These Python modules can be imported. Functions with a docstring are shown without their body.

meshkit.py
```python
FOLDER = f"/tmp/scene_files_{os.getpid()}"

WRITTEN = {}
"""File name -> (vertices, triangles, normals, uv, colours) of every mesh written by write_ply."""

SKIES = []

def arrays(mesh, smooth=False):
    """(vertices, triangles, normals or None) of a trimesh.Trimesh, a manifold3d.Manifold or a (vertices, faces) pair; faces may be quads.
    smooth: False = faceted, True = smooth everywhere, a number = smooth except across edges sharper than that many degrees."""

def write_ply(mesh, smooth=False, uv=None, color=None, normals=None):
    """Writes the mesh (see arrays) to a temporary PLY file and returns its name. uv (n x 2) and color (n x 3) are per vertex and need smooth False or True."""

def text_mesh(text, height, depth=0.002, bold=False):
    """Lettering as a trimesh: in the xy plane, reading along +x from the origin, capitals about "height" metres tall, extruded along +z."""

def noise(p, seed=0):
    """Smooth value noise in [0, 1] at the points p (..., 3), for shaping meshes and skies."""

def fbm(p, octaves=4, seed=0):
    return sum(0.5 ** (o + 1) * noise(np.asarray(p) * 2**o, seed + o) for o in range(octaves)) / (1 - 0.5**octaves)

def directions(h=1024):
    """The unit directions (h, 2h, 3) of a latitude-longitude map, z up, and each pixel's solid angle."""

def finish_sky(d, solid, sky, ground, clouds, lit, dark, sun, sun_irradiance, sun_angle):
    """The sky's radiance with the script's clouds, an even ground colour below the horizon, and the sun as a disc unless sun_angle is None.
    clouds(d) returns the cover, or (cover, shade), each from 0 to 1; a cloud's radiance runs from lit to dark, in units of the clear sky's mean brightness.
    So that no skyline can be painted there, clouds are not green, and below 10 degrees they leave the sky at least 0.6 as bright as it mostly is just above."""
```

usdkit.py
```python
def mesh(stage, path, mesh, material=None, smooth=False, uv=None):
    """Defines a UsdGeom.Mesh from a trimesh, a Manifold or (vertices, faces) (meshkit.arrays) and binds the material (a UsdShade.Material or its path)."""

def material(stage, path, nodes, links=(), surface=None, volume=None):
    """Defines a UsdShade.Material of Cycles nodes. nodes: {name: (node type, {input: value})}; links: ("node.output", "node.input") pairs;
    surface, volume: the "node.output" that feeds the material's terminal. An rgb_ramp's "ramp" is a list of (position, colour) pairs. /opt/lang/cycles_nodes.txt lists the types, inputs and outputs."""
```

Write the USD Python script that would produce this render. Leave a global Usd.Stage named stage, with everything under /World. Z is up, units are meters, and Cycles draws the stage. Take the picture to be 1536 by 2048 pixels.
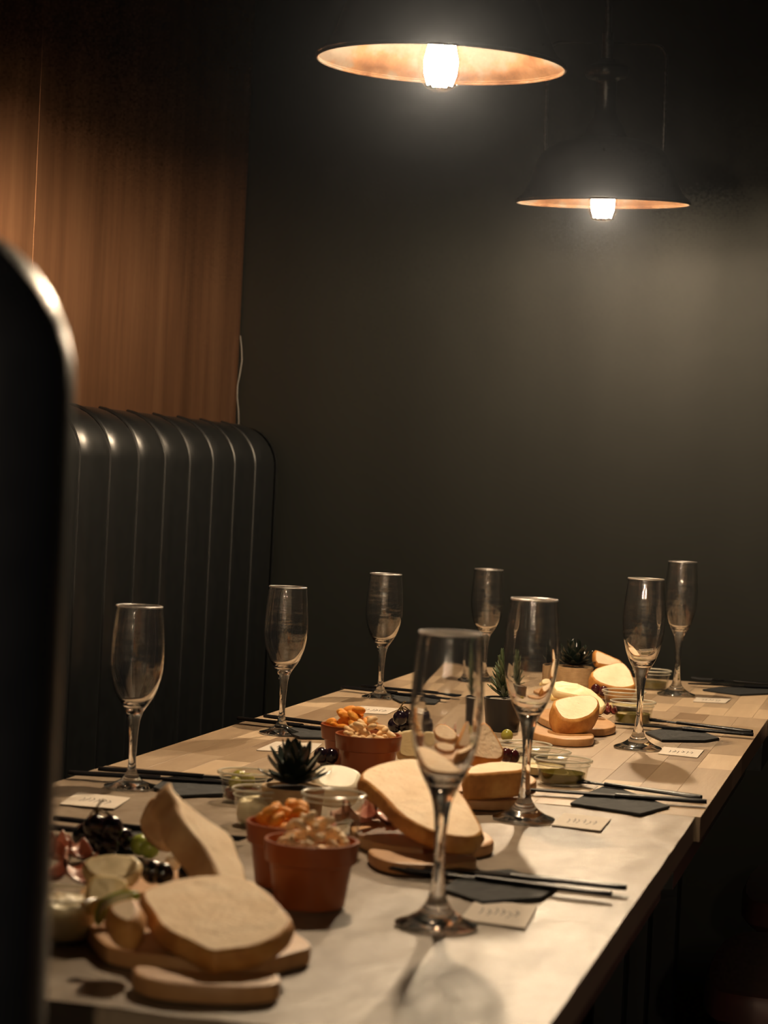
import math, random
import numpy as np, trimesh, usdkit, meshkit
from shapely.geometry import Polygon
from pxr import Usd, UsdGeom, UsdLux, Gf, Sdf

stage = Usd.Stage.CreateInMemory()
UsdGeom.SetStageUpAxis(stage, UsdGeom.Tokens.z)
UsdGeom.SetStageMetersPerUnit(stage, 1.0)
W = UsdGeom.Xform.Define(stage, '/World')
stage.SetDefaultPrim(W.GetPrim())
UsdGeom.Scope.Define(stage, '/World/Looks')

# ------------------------------------------------------------------ camera, light, exposure
FPX, CZ, TZ = 4158.0, 1.11, 0.75            # focal length in pixels of 1536 x 2048, eye height, table height
YAW, ROLL, PITCH = math.radians(14.3), math.radians(2.8), math.atan2(67.0, FPX)
EXPOSURE = 0.0
BULB = 2380.0                                # radiance of the lamp filaments
r0 = np.array([math.cos(YAW), math.sin(YAW), 0]); f0 = np.array([-math.sin(YAW), math.cos(YAW), 0]); z0 = np.array([0, 0, 1.0])
cf = f0 * math.cos(PITCH) - z0 * math.sin(PITCH); cu0 = z0 * math.cos(PITCH) + f0 * math.sin(PITCH)
cr = r0 * math.cos(ROLL) + cu0 * math.sin(ROLL); cu = -r0 * math.sin(ROLL) + cu0 * math.cos(ROLL)
EYE = np.array([0, 0, CZ])
cam = UsdGeom.Camera.Define(stage, '/World/camera')
M4 = Gf.Matrix4d(*cr, 0, *cu, 0, *(-cf), 0, *EYE, 1)
cam.AddTransformOp().Set(M4)
FOC = 50.0
cam.CreateFocalLengthAttr(FOC)
cam.CreateHorizontalApertureAttr(1536 / FPX * FOC)
cam.CreateVerticalApertureAttr(2048 / FPX * FOC)
cam.CreateFStopAttr(5.6)
cam.CreateFocusDistanceAttr(2.95)
cam.CreateClippingRangeAttr(Gf.Vec2f(0.05, 60))
cam.CreateExposureAttr(EXPOSURE)
dome = UsdLux.DomeLight.Define(stage, '/World/room_ambient')     # the dim rest of the bar behind the viewer
dome.CreateColorAttr(Gf.Vec3f(.9, .93, 1.0)); dome.CreateIntensityAttr(.004)


def P(x, y, h=0.0):
    """The place on the table plane (raised by h) that is seen at a pixel of the photograph."""
    d = cf * FPX + (x - 768) * cr - (y - 1024) * cu
    return EYE + d * ((TZ + h - CZ) / d[2])


def onplane(x, y, p0, n):
    d = cf * FPX + (x - 768) * cr - (y - 1024) * cu
    return EYE + d * (np.dot(p0 - EYE, n) / np.dot(d, n))


# ------------------------------------------------------------------ helpers
used = {}
def numbered(parent, name):
    k = used.get((parent, name), 0); used[(parent, name)] = k + 1
    return f'{parent}/{name}' + (f'_{k:03d}' if k else '')

def obj(name, mesh, mat, parent=None, smooth=30, loc=None):
    path = numbered(str(parent.GetPath()) if parent is not None else '/World', name)
    if isinstance(mesh, (list,)):
        mesh = cat(mesh)
    if loc is not None:
        mesh = mesh.copy(); mesh.apply_translation(-np.asarray(loc, float))
    return usdkit.mesh(stage, path, mesh, MAT[mat] if isinstance(mat, str) else mat, smooth=smooth).GetPrim()

def tag(p, label=None, category=None, group=None, kind=None):
    for k, v in (('label', label), ('category', category), ('group', group), ('kind', kind)):
        if v: p.SetCustomDataByKey(k, v)
    return p

def thing(name, label, category, loc=(0, 0, 0), rotz=0.0, group=None, matrix=None):
    x = UsdGeom.Xform.Define(stage, numbered('/World', name))
    if matrix is not None:
        x.AddTransformOp().Set(Gf.Matrix4d(*[float(v) for v in np.asarray(matrix).T.ravel()]))
    else:
        x.AddTranslateOp().Set(Gf.Vec3d(*map(float, loc)))
        if rotz: x.AddRotateZOp().Set(math.degrees(rotz))
    return tag(x.GetPrim(), label, category, group)

def dup(src, loc=(0, 0, 0), rotz=0.0, label=None, group=None, matrix=None):
    was = src.GetCustomData()
    r = thing(src.GetName().split('_0')[0], label or was['label'], was['category'], loc, rotz, group or was.get('group'), matrix)
    r.GetReferences().AddInternalReference(src.GetPath()); r.SetInstanceable(True)
    return r

cat = lambda ms: trimesh.util.concatenate(ms)
def T(m, x=0, y=0, z=0):
    m = m.copy(); m.apply_translation((x, y, z)); return m
def Rm(m, ang, axis, pt=(0, 0, 0)):
    m = m.copy(); m.apply_transform(trimesh.transformations.rotation_matrix(ang, axis, pt)); return m
def box(x0, x1, y0, y1, z0_, z1, ch=0.0):
    if ch <= 0:
        b = trimesh.creation.box((x1 - x0, y1 - y0, z1 - z0_)); b.apply_translation(((x0 + x1) / 2, (y0 + y1) / 2, (z0_ + z1) / 2)); return b
    pts = []
    for sx, xx in ((1, x0), (-1, x1)):
        for sy, yy in ((1, y0), (-1, y1)):
            for sz, zz in ((1, z0_), (-1, z1)):
                pts += [(xx + sx * ch, yy + sy * ch, zz), (xx + sx * ch, yy, zz + sz * ch), (xx, yy + sy * ch, zz + sz * ch)]
    return trimesh.convex.convex_hull(np.array(pts))
def lathe(profile, n=48):
    p = np.asarray(profile, float)
    m = trimesh.creation.revolve(p, sections=n)
    m.merge_vertices(); m.fix_normals()
    return m
def smooth_profile(p, per=6):
    """Catmull-Rom through the points of a profile."""
    p = np.asarray(p, float); q = np.vstack([2 * p[0] - p[1], p, 2 * p[-1] - p[-2]]); out = []
    for i in range(1, len(q) - 2):
        for t in np.arange(per) / per:
            a, b, c, d = q[i - 1:i + 3]
            out.append(.5 * (2 * b + (c - a) * t + (2 * a - 5 * b + 4 * c - d) * t * t + (3 * b - a - 3 * c + d) * t ** 3))
    out.append(p[-1]); out = np.array(out); out[:, 0] = np.maximum(out[:, 0], 0)
    return out
def tube(points, radii, sides=10, caps=True):
    p = np.asarray(points, float); n = len(p); radii = np.broadcast_to(radii, (n,))
    t = np.gradient(p, axis=0); t /= np.linalg.norm(t, axis=1, keepdims=True) + 1e-12
    ref = np.array([0, 0, 1.0]) if abs(t[0, 2]) < .9 else np.array([1.0, 0, 0]); V = []
    for i in range(n):
        a = np.cross(t[i], ref); a /= np.linalg.norm(a) + 1e-12; b = np.cross(t[i], a); ref = np.cross(a, t[i]) if False else ref
        ang = np.arange(sides) * 2 * np.pi / sides
        V.append(p[i] + radii[i] * (np.cos(ang)[:, None] * a + np.sin(ang)[:, None] * b))
    V = np.vstack(V); Fc = []
    for i in range(n - 1):
        for j in range(sides):
            k = (j + 1) % sides; A, B, C, D = i * sides + j, i * sides + k, (i + 1) * sides + k, (i + 1) * sides + j
            Fc += [(A, B, C), (A, C, D)]
    if caps:
        c0, c1 = len(V), len(V) + 1; V = np.vstack([V, p[0], p[-1]])
        for j in range(sides):
            k = (j + 1) % sides
            Fc += [(c0, k, j), (c1, (n - 1) * sides + j, (n - 1) * sides + k)]
    m = trimesh.Trimesh(V, np.array(Fc), process=False); m.fix_normals(); return m
def chaikin(p, it=2):
    p = np.asarray(p, float)
    for _ in range(it):
        q = np.roll(p, -1, 0); p = np.stack([.75 * p + .25 * q, .25 * p + .75 * q], 1).reshape(-1, p.shape[1])
    return p
def resample(p, step):
    q = np.vstack([p, p[:1]]); s = np.concatenate([[0], np.cumsum(np.linalg.norm(np.diff(q, axis=0), axis=1))])
    n = max(8, int(s[-1] / step)); t = np.arange(n) / n * s[-1]
    return np.stack([np.interp(t, s, q[:, k]) for k in range(p.shape[1])], 1)
def cap(ring2d):
    v, f = trimesh.creation.triangulate_polygon(Polygon(ring2d), engine='earcut')
    return v, f

LIFTS = []
def slab(poly_px, anchor, n, thick, round_it=2, edge=0.002, wob=0.0, step=0.004, seed=1, bulge=0.0, clear=None, dome=0.0):
    """A thick slice whose face has the outline of the pixels poly_px when it lies in the plane through the anchor (x, y, height above the table) with the
    normal n = (right, towards the viewer, up). Gives (face mesh, rim mesh) in world coordinates."""
    nv = n[0] * r0 - n[1] * f0 + n[2] * z0; nv = nv / np.linalg.norm(nv)
    p0 = P(*anchor[:2], anchor[2])
    pts = np.array([onplane(x, y, p0, nv) for x, y in poly_px])
    e1 = np.cross(nv, z0); e1 = r0 if np.linalg.norm(e1) < 1e-3 else e1 / np.linalg.norm(e1); e2 = np.cross(nv, e1)
    p2 = np.stack([(pts - p0) @ e1, (pts - p0) @ e2], 1)
    if Polygon(p2).exterior.is_ccw is False: p2 = p2[::-1]
    if np.dot(np.cross(e1, e2), nv) < 0: p2 = p2 * [1, -1]; e2 = -e2; p2 = p2[::-1]
    if round_it: p2 = chaikin(p2, round_it)
    p2 = resample(p2, step)
    tn = np.roll(p2, -1, 0) - np.roll(p2, 1, 0); tn /= np.linalg.norm(tn, axis=1, keepdims=True); nn = np.stack([tn[:, 1], -tn[:, 0]], 1)
    rings = [(-edge, 0.0), (-edge * .3, -edge * .3), (0, -edge), (bulge, -thick * .5), (0, -thick + edge), (-edge * .3, -thick + edge * .3), (-edge, -thick)]
    V = []
    for k, (o, z) in enumerate(rings):
        q = p2 + nn * o
        if wob:
            q = q + nn * ((meshkit.fbm(np.c_[q * 60, np.full(len(q), z * 60)], 3, seed) - .5) * 2 * wob)[:, None]
        V.append(p0 + q[:, :1] * e1 + q[:, 1:] * e2 + z * nv)
    N = len(p2); Vs = np.vstack(V); Fc = []
    for i in range(len(rings) - 1):
        for j in range(N):
            k = (j + 1) % N; A, B, C, D = i * N + j, i * N + k, (i + 1) * N + k, (i + 1) * N + j
            Fc += [(A, C, B), (A, D, C)]
    def flat(i):
        L = np.stack([(V[i] - p0) @ e1, (V[i] - p0) @ e2], 1)
        return cap(L)
    v2, f2 = flat(6)
    back = trimesh.Trimesh(p0 + v2[:, :1] * e1 + v2[:, 1:] * e2 - thick * nv, f2[:, ::-1], process=False)
    rim = cat([trimesh.Trimesh(Vs, np.array(Fc), process=False), back])
    v2, f2 = flat(0)
    fm = trimesh.Trimesh(np.c_[v2, np.zeros(len(v2))], f2, process=False)
    fm = fm.subdivide_to_size(0.012 if not wob else 0.006)
    L = fm.vertices[:, :2]
    if wob or dome:
        poly = Polygon(v2[: len(v2)]) if False else Polygon(np.stack([(V[0] - p0) @ e1, (V[0] - p0) @ e2], 1))
        import shapely
        dist = shapely.distance(shapely.points(L), poly.exterior)
        fade = np.clip(dist / .006, 0, 1)
        zz = fade * (meshkit.fbm(np.c_[L * 90, np.zeros(len(L))], 3, seed + 7) - .5) * 2 * wob + dome * (1 - np.exp(-dist / .012))
    else:
        zz = np.zeros(len(L))
    face = trimesh.Trimesh(p0 + L[:, :1] * e1 + L[:, 1:] * e2 + zz[:, None] * nv, fm.faces, process=False)
    lo = min(face.vertices[:, 2].min(), rim.vertices[:, 2].min()); need = TZ + (clear or 0.0005)
    if clear is not None or lo < need:
        LIFTS.append((label_ := f'{poly_px[0]} {anchor}', round(need - lo, 4)))
        for m in (face, rim): m.apply_translation((0, 0, need - lo))
    c = np.vstack([face.vertices, rim.vertices]); base = np.array([c[:, 0].mean(), c[:, 1].mean(), c[:, 2].min()])
    return face, rim, base

# ------------------------------------------------------------------ materials
MAT = {}
def mat(name, nodes, links, surface='p.BSDF', volume=None):
    MAT[name] = usdkit.material(stage, '/World/Looks/' + name, nodes, links, surface=surface, volume=volume); return MAT[name]
def plain(name, color, rough=.5, metal=0.0, **kw):
    return mat(name, {'p': ('principled_bsdf', dict(base_color=color, roughness=rough, metallic=metal, **kw))}, [])
def speckled(name, stops, scale=20, detail=4, rough=.6, stretch=(1, 1, 1), bump=0.0, bump_scale=None, dist=.002, space='generated', **kw):
    """A material whose colour runs along a ramp by noise, with fine relief."""
    vec = ('texture_coordinate', {}) if space != 'position' else ('geometry', {})
    out = 'tc.object' if space != 'position' else 'tc.position'
    n = {'tc': vec, 'm': ('mapping', dict(scale=stretch)), 'n': ('noise_texture', dict(scale=scale, detail=detail, roughness=.6)), 'r': ('rgb_ramp', dict(ramp=stops)), 'p': ('principled_bsdf', dict(roughness=rough, **kw))}
    l = [(out, 'm.vector'), ('m.vector', 'n.vector'), ('n.fac', 'r.fac'), ('r.color', 'p.base_color')]
    if bump:
        n['n2'] = ('noise_texture', dict(scale=bump_scale or scale * 3, detail=3)); n['b'] = ('bump', dict(strength=bump, distance=dist))
        l += [('m.vector', 'n2.vector'), ('n2.fac', 'b.height'), ('b.normal', 'p.normal')]
    return mat(name, n, l)

WARM = (1.0, .80, .57)
for i, (a, b) in enumerate([((.325, .245, .170), (.375, .29, .208)), ((.30, .22, .148), (.35, .265, .187)), ((.32, .226, .145), (.40, .294, .195)), ((.26, .175, .105), (.335, .235, .145)), ((.20, .128, .074), (.265, .178, .108)), ((.44, .32, .205), (.54, .40, .265))]):
    speckled(f'wood_stave_{i}', [(.25, a), (.75, b)], scale=9, detail=6, rough=.44, stretch=(7, .7, 7), bump=.25, bump_scale=30, dist=.001, space='position', specular_ior_level=.34)
speckled('kraft_paper', [(.30, (.165, .118, .080)), (.5, (.225, .170, .120)), (.70, (.280, .220, .160))], scale=24, detail=6, rough=.46, stretch=(1, .6, 1), bump=.5, bump_scale=45, dist=.0012, space='position', specular_ior_level=.26)
speckled('wood_edge', [(.3, (.05, .028, .014)), (.7, (.09, .05, .026))], scale=9, rough=.5, stretch=(1, 6, 6), space='position')
speckled('board_wood', [(.3, (.40, .195, .068)), (.7, (.54, .29, .115))], scale=18, detail=5, rough=.5, stretch=(1, 6, 1), bump=.15, dist=.001)
mat('glass', {'f': ('layer_weight', dict(blend=.5)), 'w': ('math', dict(math_type='power', value2=3.0)), 'x': ('math', dict(math_type='multiply_add', value2=.08, value3=.036)), 'p': ('principled_bsdf', dict(base_color=(1, 1, 1), roughness=0.0, transmission_weight=1.0, ior=1.5)),
             'tc': ('texture_coordinate', {}), 'mp': ('mapping', dict(scale=(25, 25, 120))), 'n': ('noise_texture', dict(scale=1.0, detail=1)), 'b': ('bump', dict(strength=.6, distance=.004)), 'g': ('glossy_bsdf', dict(color=(1, 1, 1), roughness=.11)), 'm': ('mix_closure', {})},
    [('f.facing', 'w.value1'), ('w.value', 'x.value1'), ('x.value', 'm.fac'), ('tc.object', 'mp.vector'), ('mp.vector', 'n.vector'), ('n.fac', 'b.height'), ('b.normal', 'g.normal'), ('p.BSDF', 'm.closure1'), ('g.BSDF', 'm.closure2')], surface='m.closure')
mat('glass_rim', {'p': ('principled_bsdf', dict(base_color=(1, 1, 1), roughness=0.0, transmission_weight=1.0, ior=1.5)), 'g': ('glossy_bsdf', dict(color=(1, 1, 1), roughness=.42)), 'm': ('mix_closure', dict(fac=.28))}, [('p.BSDF', 'm.closure1'), ('g.BSDF', 'm.closure2')], surface='m.closure')
mat('bulb_glass', {'f': ('layer_weight', dict(blend=.5)), 'w': ('math', dict(math_type='power', value2=4.0)), 'x': ('math', dict(math_type='multiply_add', value2=.35, value3=.045)), 't': ('transparent_bsdf', dict(color=(1, .95, .86))), 'g': ('glossy_bsdf', dict(color=(1, .9, .75), roughness=.02)), 'm': ('mix_closure', {})},
    [('f.facing', 'w.value1'), ('w.value', 'x.value1'), ('x.value', 'm.fac'), ('t.BSDF', 'm.closure1'), ('g.BSDF', 'm.closure2')], surface='m.closure')
mat('filament', {'e': ('emission', dict(color=WARM, strength=BULB))}, [], surface='e.emission')
mat('clear_plastic', {'f': ('layer_weight', dict(blend=.5)), 'w': ('math', dict(math_type='power', value2=4.0)), 'x': ('math', dict(math_type='multiply_add', value2=.55, value3=.045)), 't': ('transparent_bsdf', dict(color=(.96, .96, .94))), 'g': ('glossy_bsdf', dict(color=(1, 1, 1), roughness=.05)), 'm': ('mix_closure', {})},
    [('f.facing', 'w.value1'), ('w.value', 'x.value1'), ('x.value', 'm.fac'), ('t.BSDF', 'm.closure1'), ('g.BSDF', 'm.closure2')], surface='m.closure')
plain('olive_oil', (.16, .125, .012), .04, transmission_weight=.35, ior=1.46)
mat('plastic_rim', {'t': ('transparent_bsdf', dict(color=(.95, .95, .9))), 'p': ('principled_bsdf', dict(base_color=(.80, .76, .66), roughness=.2)), 'm': ('mix_closure', dict(fac=.55))}, [('t.BSDF', 'm.closure1'), ('p.BSDF', 'm.closure2')], surface='m.closure')
plain('black_metal', (.012, .012, .013), .38, .0, specular_ior_level=.5)
plain('black_enamel', (.010, .010, .012), .22)
plain('black_plastic', (.012, .012, .013), .35)
plain('brass', (.35, .22, .09), .35, 1.0)
plain('black_steel', (.006, .006, .007), .34, 0, specular_ior_level=.08)
plain('chrome', (.6, .6, .6), .15, 1.0)
speckled('rusty_lining', [(.36, (.0090, .0036, .0014)), (.46, (.0170, .0085, .0042)), (.515, (.0150, .0115, .0090)), (.66, (.0152, .0130, .0110))], scale=13, detail=9, rough=.8, specular_ior_level=.03, bump=.3, dist=.002)
speckled('leather', [(.3, (.0032, .0037, .0042)), (.7, (.0055, .0061, .0067))], scale=40, rough=.34, bump=.12, bump_scale=260, dist=.0006, specular_ior_level=.42)
speckled('navy_leather', [(.3, (.006, .007, .010)), (.7, (.010, .011, .015))], scale=40, rough=.36, bump=.12, bump_scale=260, dist=.0006, specular_ior_level=.55)
speckled('red_leather', [(.3, (.055, .016, .014)), (.7, (.085, .026, .022))], scale=30, rough=.45, bump=.1, bump_scale=200, dist=.0006)
plain('seam_piping', (.05, .05, .045), .3)
speckled('wall_paint', [(.35, (.0036, .0040, .0030)), (.65, (.0054, .0059, .0045))], scale=5, detail=6, rough=.58, stretch=(1, 1, .12), bump=.05, bump_scale=60, dist=.002, space='position', specular_ior_level=.175)
speckled('copper_sheet', [(.25, (.21, .095, .046)), (.5, (.33, .155, .078)), (.75, (.44, .225, .118))], scale=3.2, detail=7, rough=.30, stretch=(1, 5, .35), bump=.06, bump_scale=30, dist=.002, space='position', metallic=.9)
plain('floor_dark', (.018, .016, .015), .5)
plain('ceiling_dark', (.012, .012, .014), .7)
plain('cable_white', (.10, .095, .085), .5)
speckled('terracotta', [(.3, (.26, .058, .013)), (.7, (.32, .082, .020))], scale=14, rough=.3, specular_ior_level=.5)
n = {'tc': ('texture_coordinate', {}), 'n': ('noise_texture', dict(scale=35, detail=5)), 'r': ('rgb_ramp', dict(ramp=[(.25, (.82, .61, .40)), (.5, (.90, .70, .49)), (.8, (.94, .78, .58))])), 'v': ('voronoi_texture', dict(scale=170)),
     'h': ('rgb_ramp', dict(ramp=[(.0, (0, 0, 0)), (.22, (.75, .75, .75)), (.5, (1, 1, 1))])), 'n2': ('noise_texture', dict(scale=240, detail=3)), 'a': ('math', dict(math_type='add')), 'b': ('bump', dict(strength=.5, distance=.0013)), 'p': ('principled_bsdf', dict(roughness=.85, specular_ior_level=.2))}
mat('bread_crumb', n, [('tc.object', 'n.vector'), ('n.fac', 'r.fac'), ('r.color', 'p.base_color'), ('tc.object', 'v.vector'), ('v.distance', 'h.fac'), ('tc.object', 'n2.vector'), ('h.color', 'a.value1'), ('n2.fac', 'a.value2'), ('a.value', 'b.height'), ('b.normal', 'p.normal')])
speckled('bread_crust', [(.28, (.25, .085, .014)), (.5, (.52, .22, .045)), (.72, (.70, .38, .11))], scale=26, detail=5, rough=.62, bump=.4, bump_scale=120, dist=.002)
speckled('pale_crust', [(.28, (.40, .21, .08)), (.7, (.62, .40, .20))], scale=30, detail=5, rough=.7, bump=.4, bump_scale=120, dist=.002)
speckled('cheese_pale', [(.3, (.72, .55, .26)), (.7, (.80, .66, .38))], scale=20, rough=.5, bump=.1, bump_scale=60)
speckled('cheese_white', [(.3, (.78, .70, .50)), (.7, (.84, .78, .62))], scale=15, rough=.5, bump=.1)
plain('cheese_yellow', (.80, .58, .22), .5)
plain('grape_skin', (.010, .005, .010), .12, specular_ior_level=.6)
plain('red_grape_skin', (.055, .010, .012), .12)
plain('black_olive', (.006, .006, .008), .18)
plain('green_olive', (.30, .27, .045), .2)
plain('green_skin', (.30, .36, .05), .3)
plain('apple_flesh', (.72, .68, .42), .5)
plain('grape_stalk', (.10, .07, .025), .6)
speckled('ham', [(.3, (.42, .16, .11)), (.55, (.58, .30, .22)), (.75, (.75, .58, .47))], scale=45, rough=.35, stretch=(1, 1, 1))
plain('cured_meat', (.16, .03, .02), .35)
speckled('nut_skin', [(.3, (.70, .44, .20)), (.7, (.84, .63, .37))], scale=60, rough=.6, bump=.1, specular_ior_level=.3)
speckled('cracker', [(.3, (.72, .25, .025)), (.7, (.84, .38, .06))], scale=70, rough=.65, specular_ior_level=.25, bump=.4, bump_scale=200)
speckled('hummus', [(.3, (.66, .55, .33)), (.7, (.80, .70, .48))], scale=60, rough=.5, bump=.5, bump_scale=70, dist=.003)
plain('jam', (.10, .012, .006), .15)
plain('leaf_dark', (.010, .016, .012), .2, specular_ior_level=.55)
plain('leaf_tip', (.10, .10, .07), .35)
speckled('leaf_aloe', [(.3, (.035, .055, .022)), (.7, (.075, .10, .045))], scale=50, rough=.4)
n = {'tc': ('texture_coordinate', {}), 'w': ('wave_texture', dict(bands_direction='z', scale=130, distortion=1.2, detail=2)), 'n': ('noise_texture', dict(scale=90, detail=3)), 'r': ('rgb_ramp', dict(ramp=[(.2, (.40, .25, .12)), (.8, (.58, .40, .22))])), 'b': ('bump', dict(strength=.7, distance=.0012)), 'p': ('principled_bsdf', dict(roughness=.75))}
mat('pot_twine', n, [('tc.object', 'w.vector'), ('tc.object', 'n.vector'), ('n.fac', 'r.fac'), ('r.color', 'p.base_color'), ('w.fac', 'b.height'), ('b.normal', 'p.normal')])
plain('soil', (.05, .035, .025), .9)
plain('gravel_white', (.5, .45, .38), .8)
speckled('napkin_paper', [(.3, (.008, .009, .010)), (.7, (.014, .015, .016))], scale=60, rough=.85, bump=.25, bump_scale=300, dist=.0006)
speckled('card_paper', [(.3, (.52, .45, .37)), (.7, (.56, .49, .41))], scale=30, rough=.8)
plain('ink', (.11, .09, .075), .7)

# ------------------------------------------------------------------ the room
UW, VW, UR, VF, HC = -1.42, 4.25, 2.6, -2.2, 2.75
def struct(name, mesh, m, **kw):
    return tag(obj(name, mesh, m, smooth=False), kind='structure', **kw)
struct('floor', box(UW - .1, UR + .1, VF - .1, VW + .1, -.06, 0), 'floor_dark', label='dark floor below the table')
struct('ceiling', box(UW - .1, UR + .1, VF - .1, VW + .1, HC, HC + .06), 'ceiling_dark', label='unlit black ceiling')
struct('wall_back', box(UW - .1, UR + .1, VW, VW + .1, 0, HC), 'wall_paint', label='dark olive grey painted wall behind the table')
struct('wall_left', box(UW - .12, UW - .012, VF, VW, 0, HC), 'wall_paint', label='dark wall carrying the copper panels')
#struct('wall_right', box(UR, UR + .1, VF, VW, 0, HC), 'wall_paint', label='dark wall on the right')
#struct('wall_front', box(UW, UR, VF - .1, VF, 0, HC), 'wall_paint', label='dark wall behind the viewer')

for v0, v1, lab in ((3.1605, VW - .006, 'brushed copper wall panel in the corner above the black banquette'), (2.06, 3.159, 'copper wall panel whose edge shows at the left of the corner panel'), (.95, 2.054, 'copper wall panel nearest the viewer')):
    tag(obj('wall_panel', box(UW - .012, UW, v0, v1, .30, 2.62, .0004), 'copper_sheet', smooth=False), lab, 'wall panel')
pts = [(UW + .006 + .003 * math.sin(k * 1.3), VW - .012 + .003 * math.cos(k), z) for k, z in enumerate(np.linspace(1.19, 1.40, 9))]
tag(obj('wall_cable', tube(pts, .0012, 6), 'cable_white'), 'thin pale cable hanging loose in the room corner above the banquette', 'cable')
sc_m = cat([T(Rm(trimesh.creation.cylinder(.004, .006, sections=16), math.pi / 2, (1, 0, 0)), 0, -.003, 0), T(trimesh.creation.icosphere(2, .0038), 0, -.006, 0)])
tag(obj('wall_screw', T(sc_m, .35, VW, .985), 'chrome'), 'tiny bright screw in the back wall at the right', 'screw')

# ------------------------------------------------------------------ banquette on the left wall
b = thing('banquette', 'black leather banquette with vertical channel tufting along the left wall', 'banquette', (UW, 2.6, 0))
UB, ZT, PITCHC, DEEP = -1.30, 1.205, .131, UW + .022
LB = np.array([UW, 2.6, 0])
def channel(v0, v1):
    """one stuffed channel: front face bulges, the top rolls over to the wall"""
    prof = [(UB, .46)] + [(UB, z) for z in np.linspace(.52, ZT - .085, 7)]
    R = .085
    prof += [(UB - R + R * math.cos(a), ZT - R + R * math.sin(a)) for a in np.linspace(.15, math.pi / 2, 9)]
    prof += [(DEEP + .015, ZT - .001), (DEEP, ZT - .008)]
    prof = np.array(prof); d = np.gradient(prof, axis=0); d /= np.linalg.norm(d, axis=1, keepdims=True); nn = np.stack([d[:, 1], -d[:, 0]], 1)
    ts = np.linspace(0, 1, 13); V = []
    for t in ts:
        amt = .011 * (1 - abs(2 * t - 1) ** 4.0) - .007
        q = prof + nn * amt
        V.append(np.c_[q[:, 0], np.full(len(q), v0 + (v1 - v0) * t), q[:, 1]])
    n = len(prof); V = np.vstack(V); Fc = []
    for i in range(len(ts) - 1):
        for j in range(n - 1):
            A, B, C, D = i * n + j, i * n + j + 1, (i + 1) * n + j + 1, (i + 1) * n + j
            Fc += [(A, C, B), (A, D, C)]
    m = trimesh.Trimesh(V, np.array(Fc), process=False)
    return m
edges = [4.037 - PITCHC * k for k in range(-1, 22)]
edges[0] = 4.17
for i in range(len(edges) - 1):
    obj('back_channel', channel(edges[i + 1], edges[i]), 'leather', b, smooth=60, loc=LB)
for e in edges[1:-1]:
    R = .085
    pp = [(UB + .0035, e, z) for z in np.linspace(.47, ZT - .085, 8)] + [(UB - R + (R + .0035) * math.cos(a), e, ZT - R + (R + .0035) * math.sin(a)) for a in np.linspace(.15, 1.45, 10)]
    obj('seam_piping', T(tube(pp, .0042, 8), -.0075, 0, 0), 'leather', b, loc=LB)
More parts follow.
